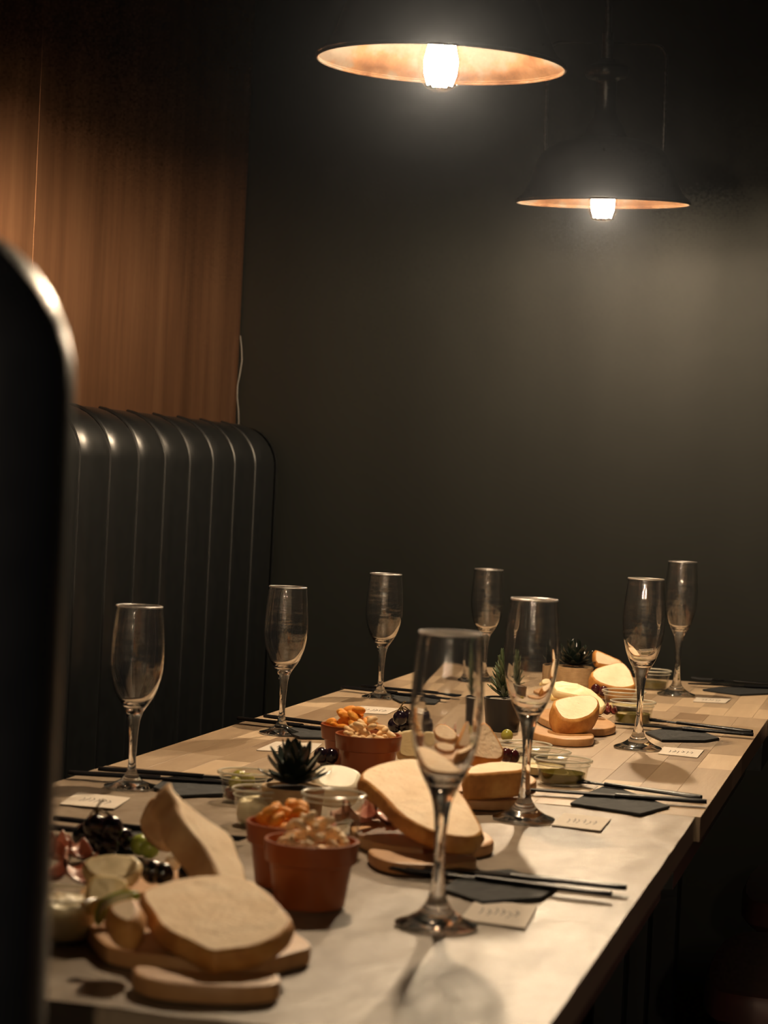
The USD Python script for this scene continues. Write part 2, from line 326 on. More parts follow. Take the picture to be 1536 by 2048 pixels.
# rounded end next to the back wall, seat and plinth
ang = np.linspace(0, math.pi / 2, 10); V = []; R = .085
zs = [.46] + list(np.linspace(.55, ZT - .085, 6)) + [ZT - R + R * math.sin(a) for a in np.linspace(.2, math.pi / 2, 8)]
ins = [0] * 7 + [R - R * math.cos(a) for a in np.linspace(.2, math.pi / 2, 8)]
for z, k in zip(zs, ins):
    for a in ang:
        V.append((max(DEEP, UB - .07 + .07 * math.cos(a) - k * .9), 4.165 + .072 * math.sin(a), z))
n_ = len(ang); Fc = []
for i in range(len(zs) - 1):
    for j in range(n_ - 1):
        A, B, C, D = i * n_ + j, i * n_ + j + 1, (i + 1) * n_ + j + 1, (i + 1) * n_ + j
        Fc += [(A, B, C), (A, C, D)]
obj('back_end', trimesh.Trimesh(np.array(V), np.array(Fc), process=False), 'leather', b, smooth=60, loc=LB)
obj('back_core', box(DEEP, UB - .03, 1.15, 4.20, .30, ZT - .03), 'leather', b, loc=LB)
for k in range(5):
    v0 = 1.15 + k * .61
    obj('seat_cushion', box(UB - .02, -.93, v0 + .003, v0 + .607, .33, .46, .02), 'leather', b, loc=LB, smooth=False)
obj('plinth', box(DEEP, -.98, 1.15, 4.20, 0, .33), 'floor_dark', b, loc=LB, smooth=False)

# ------------------------------------------------------------------ tables
random.seed(11)
def table(u0, u1, v0, v1, label, tones, drop=0.0):
    loc = ((u0 + u1) / 2, (v0 + v1) / 2, 0)
    t = thing('dining_table', label, 'table', loc)
    rows = 15; w = (u1 - u0) / rows
    for i in range(rows):
        v = v0; first = True
        while v < v1 - 1e-6:
            L = random.uniform(.12, .28) * (random.uniform(.4, 1) if first else 1); first = False
            e = v + L if v1 - (v + L) > .08 else v1
            g = .00008
            zt = TZ - random.uniform(0, .00015) - drop
            obj('stave', box(u0 + i * w + g, u0 + (i + 1) * w - g, v + g, e - g, TZ - .028, zt, .00025), f'wood_stave_{random.choice(tones)}', t, smooth=False, loc=loc)
            v = e
    obj('apron', [box(u0 + .03, u1 - .03, v0 + .03, v0 + .055, TZ - .09, TZ - .0285), box(u0 + .03, u1 - .03, v1 - .055, v1 - .03, TZ - .09, TZ - .0285), box(u0 + .03, u0 + .055, v0 + .055, v1 - .055, TZ - .09, TZ - .0285), box(u1 - .055, u1 - .03, v0 + .055, v1 - .055, TZ - .09, TZ - .0285)], 'black_metal', t, smooth=False, loc=loc)
    for uu in (u0 + .20, u1 - .25):
        for vv in (v0 + .035, v1 - .085):
            obj('leg', box(uu, uu + .05, vv, vv + .05, 0, TZ - .09, .003), 'black_metal', t, smooth=False, loc=loc)
table(-.924, -.2200, 1.295, 2.331, 'long wooden block table nearest the viewer, covered by kraft paper', [0, 0, 1], .0022)
table(-.921, -.2135, 2.333, 3.427, 'middle wooden block table between the near and the far table', [2, 2, 3, 3, 4, 5])
table(-.893, -.192, 3.429, 4.005, 'short wooden block table at the back wall end of the row', [2, 5, 5, 5, 3])

def paper_sheet(u0, u1, v0, v1):
    nx, ny = 90, 130; X, Y = np.meshgrid(np.linspace(u0, u1, nx), np.linspace(v0, v1, ny), indexing='ij')
    q = np.stack([X, Y, 0 * X], -1); w = meshkit.fbm(q * [22, 9, 1], 4, 5); w = np.abs(w - .5) * 2
    Z = TZ - .0002 - .0014 * np.clip(w * 1.6, 0, 1)
    Vt = np.stack([X, Y, Z], -1).reshape(-1, 3); Fc = []
    i, j = np.meshgrid(np.arange(nx - 1), np.arange(ny - 1), indexing='ij'); a = (i * ny + j).ravel()
    Fc = np.vstack([np.c_[a, a + ny, a + ny + 1], np.c_[a, a + ny + 1, a + 1]])
    rim = np.concatenate([np.arange(nx) * ny, (nx - 1) * ny + np.arange(1, ny), (np.arange(nx - 1)[::-1]) * ny + ny - 1, np.arange(1, ny - 1)[::-1]])
    low = Vt[rim] * [1, 1, 0] + [0, 0, TZ - .0020]; n0 = len(Vt); R_ = len(rim); k = np.arange(R_); k2 = (k + 1) % R_
    side = np.vstack([np.c_[rim[k], n0 + k, n0 + k2], np.c_[rim[k], n0 + k2, rim[k2]]])
    return trimesh.Trimesh(np.vstack([Vt, low]), np.vstack([Fc, side]), process=False)
tag(obj('kraft_paper', paper_sheet(-.9235, -.2195, 1.2945, 2.335), 'kraft_paper', smooth=25), 'pale creased kraft paper sheet covering the table nearest the viewer', 'paper sheet')

# ------------------------------------------------------------------ pendant lamps
def pendant(u, v, zr, tiltx, tilty, label):
    t = thing('pendant_lamp', label, 'lamp', matrix=trimesh.transformations.translation_matrix((u, v, zr)) @ trimesh.transformations.euler_matrix(tiltx, tilty, YAW))
    return t
LAMP = pendant(-.588, 2.48, 1.619, math.radians(2.4), math.radians(.6), 'black barn pendant lamp hanging high over the table middle, its rusty shade seen from below')
RS = .152
outer = smooth_profile([(RS + .001, .000), (RS + .002, .003), (RS - .001, .006), (.140, .016), (.131, .034), (.124, .055), (.114, .078), (.095, .097), (.070, .108), (.045, .113), (.038, .118), (.032, .135), (.0225, .150)], 5)
inner = np.array([(r_ - .0016, z_) for r_, z_ in outer if z_ < .110 and r_ > .045])
lining = np.vstack([[(RS - .0015, .0006)], inner[inner[:, 1] > .001], [(.020, .111)], [(0, .111)]])
def open_lathe(p, n=72):
    p = np.asarray(p); a = np.arange(n) * 2 * np.pi / n
    V = np.concatenate([np.c_[r_ * np.cos(a), r_ * np.sin(a), np.full(n, z_)] for r_, z_ in p]); Fc = []
    for i in range(len(p) - 1):
        for j in range(n):
            k = (j + 1) % n; A, B, C, D = i * n + j, i * n + k, (i + 1) * n + k, (i + 1) * n + j
            Fc += [(A, B, C), (A, C, D)]
    m = trimesh.Trimesh(V, np.array(Fc), process=False); return m
obj('shade', open_lathe(outer), 'black_enamel', LAMP, smooth=40)
# rolled rim: a ring whose face turned to the bulb is rusty like the lining
obj('shade_lining', open_lathe(lining[::-1]), 'rusty_lining', LAMP, smooth=40)
obj('rim_bead', trimesh.creation.torus(RS, .0022, major_sections=72, minor_sections=10), 'rusty_lining', LAMP)
obj('neck', lathe(smooth_profile([(0, .146), (.0225, .147), (.019, .16), (.0185, .20), (.020, .212), (.032, .216), (.038, .222), (.039, .230), (.036, .237), (.018, .243), (.014, .25), (.0, .2505)], 4)), 'black_enamel', LAMP, smooth=40)
hp = [(-.103, 0, .090), (-.104, 0, .10), (-.104, 0, .24)] + [(-.104 + .025 - .025 * math.cos(a), 0, .252 + .025 * math.sin(a)) for a in np.linspace(0, math.pi / 2, 6)] + [(.104 - .025 + .025 * math.sin(a), 0, .252 + .025 * math.cos(a)) for a in np.linspace(0, math.pi / 2, 6)] + [(.104, 0, .24), (.104, 0, .10), (.103, 0, .090)]
obj('hanger_bracket', tube(hp, .0032, 8), 'black_metal', LAMP)
obj('hook_stem', cat([trimesh.creation.cylinder(.010, .05, sections=20).apply_translation((0, 0, .27)), trimesh.creation.cylinder(.006, .05, sections=16).apply_translation((0, 0, .315))]), 'black_metal', LAMP)
obj('cord', tube([(0, 0, .33), (0, 0, .8), (0, 0, 1.13)], .004, 8), 'black_plastic', LAMP)
obj('socket', lathe([(0, .111), (.019, .111), (.019, .075), (.0175, .070), (.0175, .052), (0, .052)], 32), 'brass', LAMP)
bulb = obj('bulb', lathe(smooth_profile([(0, -.034), (.010, -.0325), (.0205, -.0255), (.0275, -.012), (.0285, .002), (.0255, .018), (.0195, .034), (.0145, .046), (.0132, .056)], 6), 48), 'bulb_glass', LAMP, smooth=True)
fil = []
for k in range(12):
    a = 2 * math.pi * k / 12
    fil.append(tube([(.013 * math.cos(a), .013 * math.sin(a), -.0255 + .002 * (k % 2)), (.0175 * math.cos(a), .0175 * math.sin(a), -.012), (.0185 * math.cos(a), .0185 * math.sin(a), .004), (.012 * math.cos(a), .012 * math.sin(a), .032)], .0026, 8))
fil.append(tube([(0, 0, -.010), (0, 0, .03)], .002, 8))
fp = UsdGeom.Mesh(obj('filament', fil, 'filament', bulb))
dup_l = dup(LAMP, label='black barn pendant lamp near the back wall, hanging in front of the glowing wall', matrix=trimesh.transformations.translation_matrix((-.56, 3.65, 1.614)) @ trimesh.transformations.euler_matrix(math.radians(4.4), math.radians(-1.6), YAW))

for uu, vv, lab in ((-.35, -1.50, 'black barn pendant lamp behind the viewer, over the next table'), (.55, -1.85, 'black barn pendant lamp behind the viewer on the right'), (-1.0, -2.05, 'black barn pendant lamp behind the viewer near the left wall')):
    dup(LAMP, label=lab, matrix=trimesh.transformations.translation_matrix((uu, vv, 1.62)))

# ------------------------------------------------------------------ seats in the dark
# high-backed chair in the left foreground, seen from behind
ch = thing('high_back_chair', 'black leather chair with a tall rounded back in the left foreground', 'chair', (-.617, .955, 0))
def rounded_panel(w, h, d, rt, re, cols=28):
    """upright padded panel: width w, height h, depth d, top corners rounded rt, edges rounded re"""
    out = [(-w / 2, 0), (w / 2, 0)] + [(w / 2 - rt + rt * math.cos(a), h - rt + rt * math.sin(a)) for a in np.linspace(0, math.pi / 2, 14)] + [(-w / 2 + rt - rt * math.sin(a), h - rt + rt * math.cos(a)) for a in np.linspace(0, math.pi / 2, 14)]
    p = resample(np.array(out), .015); tn = np.roll(p, -1, 0) - np.roll(p, 1, 0); tn /= np.linalg.norm(tn, axis=1, keepdims=True); nn = np.stack([tn[:, 1], -tn[:, 0]], 1)
    rings = [(-re + re * math.sin(a), -d / 2 + re - re * math.cos(a)) for a in np.linspace(0, math.pi / 2, 8)] + [(-re + re * math.cos(a), d / 2 - re + re * math.sin(a)) for a in np.linspace(0, math.pi / 2, 8)]
    V = []; N = len(p)
    for o, y in rings:
        q = p + nn * o; V.append(np.c_[q[:, 0], np.full(N, y), q[:, 1]])
    Fc = []
    for i in range(len(rings) - 1):
        for j in range(N):
            k = (j + 1) % N; A, B, C, D = i * N + j, i * N + k, (i + 1) * N + k, (i + 1) * N + j
            Fc += [(A, C, B), (A, D, C)]
    parts = [trimesh.Trimesh(np.vstack(V), np.array(Fc), process=False)]
    for i, fl in ((0, 1), (len(rings) - 1, -1)):
        v2, f2 = cap(V[i][:, [0, 2]]); parts.append(trimesh.Trimesh(np.c_[v2[:, 0], np.full(len(v2), V[i][0, 1]), v2[:, 1]], f2[:, ::fl], process=False))
    m = cat(parts); m.merge_vertices(); m.fix_normals(); return m
CHW = .50
obj('backrest', T(rounded_panel(CHW, .86, .095, .078, .042), 0, -.10, .3615), 'navy_leather', ch, smooth=50)
obj('seat', T(box(-.235, .235, -.235, .235, .36, .47, .03), 0, .10, 0), 'navy_leather', ch, smooth=False)
for sx in (-1, 1):
    for sy in (-.11, .30):
        obj('leg', tube([(sx * .205, sy, .36), (sx * .215, sy * 1.02, 0)], [.020, .015], 12), 'black_metal', ch)

def side_chair(v, label, first=[]):
    if first:
        return dup(first[0], (.02, v, 0), 0, label)
    c = thing('dining_chair', label, 'chair', (.02, v, 0), 0, group='chairs along the right side of the table')
    def seat_shape():
        g = [(-.27, -.20), (-.27, .20), (-.18, .225), (.16, .205), (.21, .17), (.21, -.17), (.16, -.205), (-.18, -.225)]
        p = resample(chaikin(np.array(g), 2), .02); rings = [(-.02, .455), (-.006, .452), (0, .44), (0, .415), (-.01, .405)]; V = []; N = len(p)
        tn = np.roll(p, -1, 0) - np.roll(p, 1, 0); tn /= np.linalg.norm(tn, axis=1, keepdims=True); nn = np.stack([-tn[:, 1], tn[:, 0]], 1)
        for o, z in rings: V.append(np.c_[p + nn * o, np.full(N, z)])
        Fc = []
        for i in range(4):
            for j in range(N):
                k = (j + 1) % N; Fc += [(i * N + j, i * N + k, (i + 1) * N + k), (i * N + j, (i + 1) * N + k, (i + 1) * N + j)]
        ps = [trimesh.Trimesh(np.vstack(V), np.array(Fc), process=False)]
        for i, fl in ((0, 1), (4, -1)):
            v2, f2 = cap(V[i][:, :2]); ps.append(trimesh.Trimesh(np.c_[v2, np.full(len(v2), V[i][0, 2])], f2[:, ::fl], process=False))
        m = cat(ps); m.merge_vertices(); m.fix_normals(); return m
    obj('seat', seat_shape(), 'red_leather', c, smooth=40)
    for sx, sy in ((-.22, -.17), (-.22, .17), (.19, -.17), (.19, .17)):
        obj('leg', tube([(sx, sy, .41), (sx * 1.08, sy * 1.08, 0)], [.016, .012], 10), 'black_metal', c)
    a = np.linspace(-.9, .9, 13)
    obj('backrest', cat([tube([(.30 * math.cos(t) - .06, .24 * math.sin(t), z) for t in a], .016, 10) for z in (.62, .76, .88)]), 'black_metal', c)
    for s in (-1, 1):
        obj('back_post', tube([(.185, s * .165, .42), (.22, s * .175, .66), (.205, s * .17, .885)], .012, 10), 'black_metal', c)
    first.append(c); return c
side_chair(2.35, 'dark chair under the table edge nearest the viewer on the right')
side_chair(2.98, 'dark chair with a reddish seat, lower one at the right frame edge')
side_chair(3.62, 'dark chair with a reddish seat, upper one at the right frame edge')

# ------------------------------------------------------------------ flutes
tall_o = [(0.033, .0), (.0336, .0018), (.0328, .0036), (.0240, .0068), (.0150, .0125), (.0095, .0195), (.0066, .028), (.0050, .042), (.0044, .056), (.0048, .074), (.0060, .090), (.0082, .102), (.0122, .1125), (.0175, .1225), (.0222, .134), (.0260, .148), (.0286, .163), (.0297, .179), (.0290, .197), (.0273, .217), (.0254, .2368), (.0249, .2375)]
tall_i = [(.0243, .2368), (.0261, .217), (.0278, .197), (.0285, .179), (.0274, .163), (.0248, .148), (.0209, .135), (.0160, .125), (.0100, .1190), (.0040, .1165), (0, .116)]
short_o = [(.0295, .0), (.0302, .0014), (.0294, .0026), (.0205, .0052), (.0105, .0105), (.0058, .019), (.0042, .030), (.0042, .044), (.0050, .060), (.0064, .074), (.0088, .0835), (.0128, .0905), (.0176, .0975), (.0228, .107), (.0272, .120), (.0297, .134), (.0303, .147), (.0297, .164), (.0282, .183), (.0262, .2026), (.0257, .2033)]
short_i = [(.0251, .2026), (.0271, .183), (.0286, .164), (.0292, .147), (.0286, .134), (.0261, .121), (.0216, .109), (.0164, .1005), (.0105, .0950), (.004, .0925), (0, .092)]
def flute_mesh(o, i):
    p = np.vstack([[(0, 0)], smooth_profile(o, 5), smooth_profile(i, 5)]); p[-1, 0] = 0
    m = lathe(p, 72); m.metadata['rim'] = (o[-1][0] - .0002, o[-1][1] + .0004); return m
tallm, shortm = flute_mesh(tall_o, tall_i), flute_mesh(short_o, short_i)
def flute(m, x, y, label, group, proto={}):
    p = P(x, y)
    if group in proto:
        q = dup(proto[group], p, random.uniform(0, 6), label)
    else:
        q = proto[group] = thing('champagne_flute', label, 'glass', p, 0, group)
        obj('glass_body', m, 'glass', q, smooth=40)
        obj('rim', T(trimesh.creation.torus(m.metadata['rim'][0], .0011, major_sections=72, minor_sections=10), 0, 0, m.metadata['rim'][1]), 'glass_rim', q)
    return q
GT, GS = 'tall flutes along the right side of the table', 'wide flutes along the left side of the table'
flute(tallm, 872, 1853, 'tall empty champagne flute nearest the viewer, in front of the large leaning bread slice', GT)
flute(tallm, 1047, 1640, 'tall empty champagne flute beside the oil cup and bread chunk', GT)
flute(tallm, 1275, 1498, 'tall empty champagne flute with a shadow falling on the block table', GT)
flute(tallm, 1352, 1391, 'tall empty champagne flute at the far right, beside the last card', GT)
flute(shortm, 262, 1575, 'wide champagne flute at the left table edge beside the nearest card', GS)
flute(shortm, 562, 1468, 'wide champagne flute behind the dark succulent, left of the terracotta bowls', GS)
flute(shortm, 760, 1396, 'wide champagne flute behind the far terracotta bowls', GS)
flute(shortm, 967, 1362, 'champagne flute at the far end, behind the aloe plant', GS)

# ------------------------------------------------------------------ cards, napkins, cutlery
random.seed(5)
def card(px, label):
    face, rim, base = slab(px, (*px[0], .0012), (0, 0, 1), .0010, 0, edge=.0001, step=.004, clear=.0004)
    t = thing('place_card', label, 'card', base, 0, 'small cream cards beside the flutes')
    obj('paper', cat([face, rim]), 'card_paper', t, smooth=False, loc=base)
    q = [P(*p, .0016) for p in px]; c = sum(q) / 4
    ex = (q[2] + q[3]) / 2 - (q[0] + q[1]) / 2; ey = (q[1] + q[2]) / 2 - (q[0] + q[3]) / 2; st = []
    for k in range(6):                                  # a short line of illegible pencilled capitals
        o = c + ex * (-.28 + .105 * k) + ey * random.uniform(-.05, .05)
        pts = [o + ex * random.uniform(-.03, .03) + ey * s for s in (-.14, .02, .15)]
        pts[1] = pts[1] + ex * random.uniform(.01, .05)
        st.append(tube(pts, .0006, 5))
        if k % 2: st.append(tube([o - ex * .03, o + ex * .035 + ey * .03], .0005, 5))
    m = cat(st); m.vertices[:, 2] = TZ + .0016 + (m.vertices[:, 2] - TZ - .0016) * .2
    obj('handwriting', m, 'ink', t, loc=base, smooth=False)
card([(118.6, 1608), (155.7, 1584.4), (262, 1596), (228, 1617)], 'cream card at the left edge by the nearest wide flute')
card([(512, 1500), (552, 1483), (644, 1487), (622, 1506)], 'cream card mostly hidden behind the dark succulent')
card([(698.7, 1424.5), (723, 1411.6), (799, 1417), (774, 1428)], 'cream card by the flute behind the far terracotta bowls')
card([(920, 1838), (952, 1800), (1075, 1811), (1051, 1856)], 'cream card in front of the nearest napkin on the right')
card([(1102, 1650), (1128, 1626), (1222, 1637), (1201, 1661)], 'cream card beside the foot of the flute by the oil cup')
card([(1316, 1507), (1327, 1494), (1408, 1500), (1395, 1515)], 'cream card beside the flute with the shadow on the block table')
card([(1386, 1403), (1393, 1394), (1462, 1398), (1451, 1406)], 'cream card at the far right flute')

def napkin(px, label):
    face, rim, base = slab(px, (*px[0], .004), (0, 0, 1), .0032, 0, edge=.0008, step=.006, clear=.0006, wob=.0008)
    t = thing('paper_napkin', label, 'napkin', base, 0, 'folded dark napkins under the cutlery')
    obj('top_fold', face, 'napkin_paper', t, loc=base, smooth=60)
    obj('under_fold', rim, 'napkin_paper', t, loc=base, smooth=40)
napkin([(885, 1776), (930, 1744), (1020, 1737), (1120, 1769), (1083, 1793), (965, 1802)], 'dark grey napkin nearest the viewer on the right')
napkin([(1140, 1605), (1178, 1583), (1217, 1567), (1340, 1611), (1281, 1626)], 'dark grey napkin beyond the flute by the oil cup')
napkin([(1290, 1463), (1330, 1455), (1379, 1452), (1440, 1475), (1410, 1480), (1324, 1479)], 'dark grey napkin beyond the flute on the block table')
napkin([(1405, 1378), (1440, 1373), (1560, 1372), (1600, 1383), (1480, 1388)], 'dark grey napkin at the far right corner of the table')
napkin([(306, 1573), (335, 1553), (402, 1547), (452, 1563), (458, 1585), (355, 1590)], 'dark napkin behind the bread wedge on the left')
napkin([(558, 1458), (590, 1452), (640, 1452), (672, 1460), (660, 1474), (600, 1473)], 'dark napkin behind the far terracotta bowls')
napkin([(773, 1389), (790, 1386), (840, 1386), (870, 1396), (850, 1404), (800, 1402)], 'dark napkin behind the third wide flute')
napkin([(215, 1685), (235, 1664), (285, 1655), (318, 1672), (304, 1694), (240, 1700)], 'dark napkin corner behind the black grapes')

def handle(L0, L1, w0, w1, th, z):
    xs = np.linspace(L0, L1, 14); ps = []
    V = []
    for x in xs:
        t = (x - L0) / (L1 - L0); w = w0 + (w1 - w0) * t; w *= min(1, .5 + 6 * min(t, .2))
        a = np.arange(10) * 2 * np.pi / 10
        V.append(np.c_[np.full(10, x), np.cos(a) * w, np.sin(a) * th + z])
    N = 10; Vs = np.vstack(V + [[[xs[0], 0, z]], [[xs[-1], 0, z]]]); Fc = []
    for i in range(len(xs) - 1):
        for j in range(N):
            k = (j + 1) % N; Fc += [(i * N + j, i * N + k, (i + 1) * N + k), (i * N + j, (i + 1) * N + k, (i + 1) * N + j)]
    for j in range(N):
        k = (j + 1) % N; Fc += [(len(Vs) - 2, k, j), (len(Vs) - 1, (len(xs) - 1) * N + j, (len(xs) - 1) * N + k)]
    m = trimesh.Trimesh(Vs, np.array(Fc), process=False); m.fix_normals(); return m
def flat_poly(pts, z0_, z1):
    m = trimesh.creation.extrude_polygon(Polygon(pts), z1 - z0_, engine='earcut'); m.apply_translation((0, 0, z0_)); return m
KN = {'handle': handle(0, .105, .0085, .0065, .0027, .0034), 'blade': flat_poly(chaikin(np.array([(.10, -.005), (.13, -.0085), (.18, -.0095), (.203, -.006), (.210, .002), (.205, .0055), (.13, .006), (.10, .005)]), 2), .0018, .0038)}
tines = [tube([(.165, -.009 + .006 * k, .0030), (.185, -.0095 + .0063 * k, .0028), (.205, -.0092 + .0061 * k, .0045)], [.0019, .0018, .0010], 6) for k in range(4)]
FK = {'handle': handle(0, .125, .0078, .0036, .0026, .0034), 'head': cat([handle(.12, .150, .0035, .0045, .0016, .0030), flat_poly(chaikin(np.array([(.14, -.004), (.155, -.010), (.168, -.0112), (.168, .0112), (.155, .010), (.14, .004)]), 2), .0018, .0040)] + tines)}
def cutlery(kind, a, b_, lift, label, proto={}):
    A, B = P(*a, .0), P(*b_, .0); ang = math.atan2(B[1] - A[1], B[0] - A[0]); loc = (A[0], A[1], TZ + lift)
    g = 'black forks on the napkins' if kind == 'fork' else 'black knives on the napkins'
    if kind in proto: return dup(proto[kind], loc, ang, label)
    t = proto[kind] = thing(kind, label, kind, loc, ang, g)
    for nm, m in (FK if kind == 'fork' else KN).items(): obj(nm, m, 'black_steel', t, smooth=40)
    if kind == 'fork': pass
for kind, a, b_, w in [
        ('knife', (1252, 1790), (800, 1742), 'on the nearest napkin at the right'), ('fork', (1222, 1803), (850, 1758), 'on the nearest napkin at the right'),
        ('knife', (1413, 1615), (1090, 1592), 'on the napkin behind the card by the oil cup'), ('fork', (1402, 1606), (1076, 1562), 'on the napkin behind the card by the oil cup'),
        ('knife', (1506, 1478), (1245, 1456), 'on the napkin on the block table at the right'), ('fork', (1504, 1472), (1235, 1440), 'on the napkin on the block table at the right'),
        ('knife', (1600, 1385), (1385, 1374), 'on the napkin at the far right corner'), ('fork', (1600, 1379), (1362, 1362), 'on the napkin at the far right corner'),
        ('knife', (137, 1557), (440, 1574), 'on the napkin behind the bread wedge'), ('fork', (197, 1549), (460, 1568), 'on the napkin behind the bread wedge'),
        ('knife', (476, 1446), (650, 1466), 'left of the far terracotta bowls'), ('fork', (529, 1441), (650, 1457), 'left of the far terracotta bowls'),
        ('knife', (683, 1382), (830, 1398), 'by the third wide flute'), ('fork', (722, 1380), (840, 1391), 'by the third wide flute'),
        ('knife', (60, 1664), (300, 1690), 'behind the black grapes'), ('fork', (110, 1650), (300, 1672), 'behind the black grapes')]:
    cutlery(kind, a, b_, .0034, f'black {kind} {w}')

# ------------------------------------------------------------------ food
def bread(px, anchor, n, thick, label, crust='bread_crust', seed=1, clear=None, edge=.0030, face='bread_crumb', name='bread_slice', category='bread', wob=.0009, bulge=.002):
    f_, rm, base = slab(px, anchor, n, thick, 1, edge=edge, wob=wob, seed=seed, bulge=bulge, clear=clear)
    t = thing(name, label, category, base)
    obj('crumb', f_, face, t, smooth=60, loc=base); obj('crust', rm, crust, t, smooth=60, loc=base)
    return t
def one(name, px, anchor, n, thick, material, label, category, clear=None, edge=.003, wob=.001, seed=3, dome=0.0, rnd=2, rind=None):
    f_, rm, base = slab(px, anchor, n, thick, rnd, edge=edge, wob=wob, seed=seed, bulge=.001, clear=clear, dome=dome)
    t = thing(name, label, category, base)
    if rind: obj('face', f_, material, t, smooth=60, loc=base); obj('rind', rm, rind, t, smooth=60, loc=base)
    else: obj('face', f_, material, t, smooth=60, loc=base); obj('side', rm, material, t, smooth=60, loc=base)
    return t
def board(px, h, label, clear=.0006):
    f_, rm, base = slab(px, (*px[0], h), (0, 0, 1), h - .0008, 2, edge=.0025, step=.006, clear=clear)
    t = thing('serving_board', label, 'serving board', base)
    obj('top', f_, 'board_wood', t, smooth=40, loc=base); obj('edge', rm, 'board_wood', t, smooth=40, loc=base)
    return t

# boards
board([(150, 1800), (166, 1838), (196, 1880), (222, 1896), (330, 1912), (500, 1924), (540, 1917), (590, 1902), (623, 1894), (622, 1884), (590, 1862), (520, 1800), (480, 1760), (300, 1730), (180, 1735)], .014, 'wooden board nearest the viewer under the large bread slice, its tip pointing right')
board([(255, 1928), (330, 1934), (440, 1943), (546, 1939), (562, 1948), (560, 1966), (500, 1972), (400, 1970), (280, 1958)], .014, 'wooden board tip at the very front of the table')
board([(690, 1640), (760, 1628), (920, 1640), (975, 1664), (990, 1678), (984, 1688), (950, 1694), (860, 1700), (720, 1682)], .012, 'wooden board under the leaning bread slice behind the nearest flute')
board([(726, 1694), (780, 1700), (842, 1706), (948, 1709), (956, 1716), (946, 1724), (850, 1729), (760, 1722)], .012, 'wooden board tip just left of the nearest flute stem')
board([(790, 1556), (870, 1540), (1000, 1536), (1062, 1548), (1076, 1558), (1066, 1568), (1000, 1576), (880, 1584)], .012, 'wooden board under the bread chunk beside the oil cup')
board([(880, 1592), (938, 1586), (1010, 1584), (1042, 1586), (1048, 1594), (1030, 1600), (960, 1602)], .012, 'narrow board end in front of the bread chunk')
board([(1060, 1425), (1110, 1412), (1190, 1425), (1230, 1444), (1233, 1453), (1200, 1459), (1120, 1452)], .012, 'wooden board with a square end by the stacked oil cups')
board([(1040, 1446), (1078, 1450), (1096, 1458), (1132, 1468), (1184, 1464), (1190, 1470), (1184, 1478), (1120, 1478), (1060, 1464)], .012, 'wooden board with a rounded end in front of the half loaf')

# front left cluster
bread([(279, 1794), (286, 1778), (346, 1758), (416, 1747), (494, 1753), (536, 1781), (585, 1834), (583, 1848), (554, 1873), (510, 1893), (458, 1899), (421, 1904), (385, 1886), (320, 1855), (300, 1822)], (458, 1899, .032), (-.04, .12, .99), .017, 'large slice of white bread lying nearest the viewer on the front board', seed=2)
bread([(204, 1812), (235, 1797), (271, 1790), (286, 1810), (281, 1837), (255, 1850), (222, 1838)], (255, 1850, .040), (-.1, .3, .95), .024, 'small bread piece left of the large front slice', seed=3, edge=.005)
bread([(336, 1561), (345, 1565), (352, 1586), (406, 1631), (468, 1670), (476, 1707), (496, 1742), (490, 1800), (453, 1790), (416, 1703), (375, 1657), (356, 1626), (352, 1602), (333, 1575)], (475, 1790, .0380), (.52, .13, .84), .026, 'tall bread wedge standing behind the large front slice', crust='pale_crust', seed=4)
bread([(271, 1652), (290, 1609), (306, 1590), (318, 1600), (333, 1669), (326, 1692), (304, 1686)], (310, 1690, .018), (-.35, .80, .5), .022, 'upright bread crust left of the tall wedge', face='pale_crust', crust='pale_crust', seed=5)
def grape(r, px, skin='grape_skin', sq=1.1):
    s = trimesh.creation.icosphere(3, r); s.vertices *= [1, 1, sq]; return s
def bunch(cs, anchor_h, skin, label, stalk=True, rpx=None, name='grape_bunch', category='grapes', floor_=.0006):
    """cs: pixel centres, radius in metres and height of the grape's centre above the table"""
    ps = [P(x, y, h) for x, y, r, h in cs]; base = np.array([np.mean([p[0] for p in ps]), np.mean([p[1] for p in ps]), min(p[2] - c[2] for p, c in zip(ps, cs))])
    t = thing(name, label, category, base)
    for p, (x, y, r, h) in zip(ps, cs):
        s = trimesh.creation.icosphere(3, r); s.vertices *= [1, 1, 1.08]; s = Rm(s, .6, (1, .3, 0)); s.apply_translation(p)
        obj('grape', s, skin, t, loc=base, smooth=True)
    if stalk:
        top = max(zip(ps, cs), key=lambda q: q[0][2]); o = top[0] + [0, 0, top[1][2] * .9]
        for k, p in enumerate(ps):
            e = p + [0, 0, cs[k][2]]; st = tube([o + [0, 0, .006], (o + e) / 2 + [0, 0, .006], e], .0009, 6); obj('stalk', st, 'grape_stalk', t, loc=base)
        obj('stalk', tube([o, o + [.001, 0, .008], o + [.004, .001, .013], o + [.007, 0, .015]], .0011, 6), 'grape_stalk', t, loc=base)
    return t
bunch([(171, 1673, .0125, .0135), (201, 1678, .0130, .0135), (242, 1679, .0115, .0125), (221, 1656, .0115, .028), (190, 1652, .0105, .030), (214, 1690, .011, .012)], 0, 'grape_skin', 'bunch of black grapes at the left in front of the nearest card')
bunch([(281, 1690, .0095, .010), (300, 1697, .009, .010)], 0, 'green_skin', 'pair of green grapes beside the black bunch', stalk=False)
one('cheese_slice', [(158, 1718), (222, 1704), (285, 1712), (276, 1752), (230, 1760), (176, 1752)], (230, 1760, .030), (0, .45, .9), .012, 'cheese_pale', 'pale cheese slice in front of the black grapes', 'cheese', rnd=1)
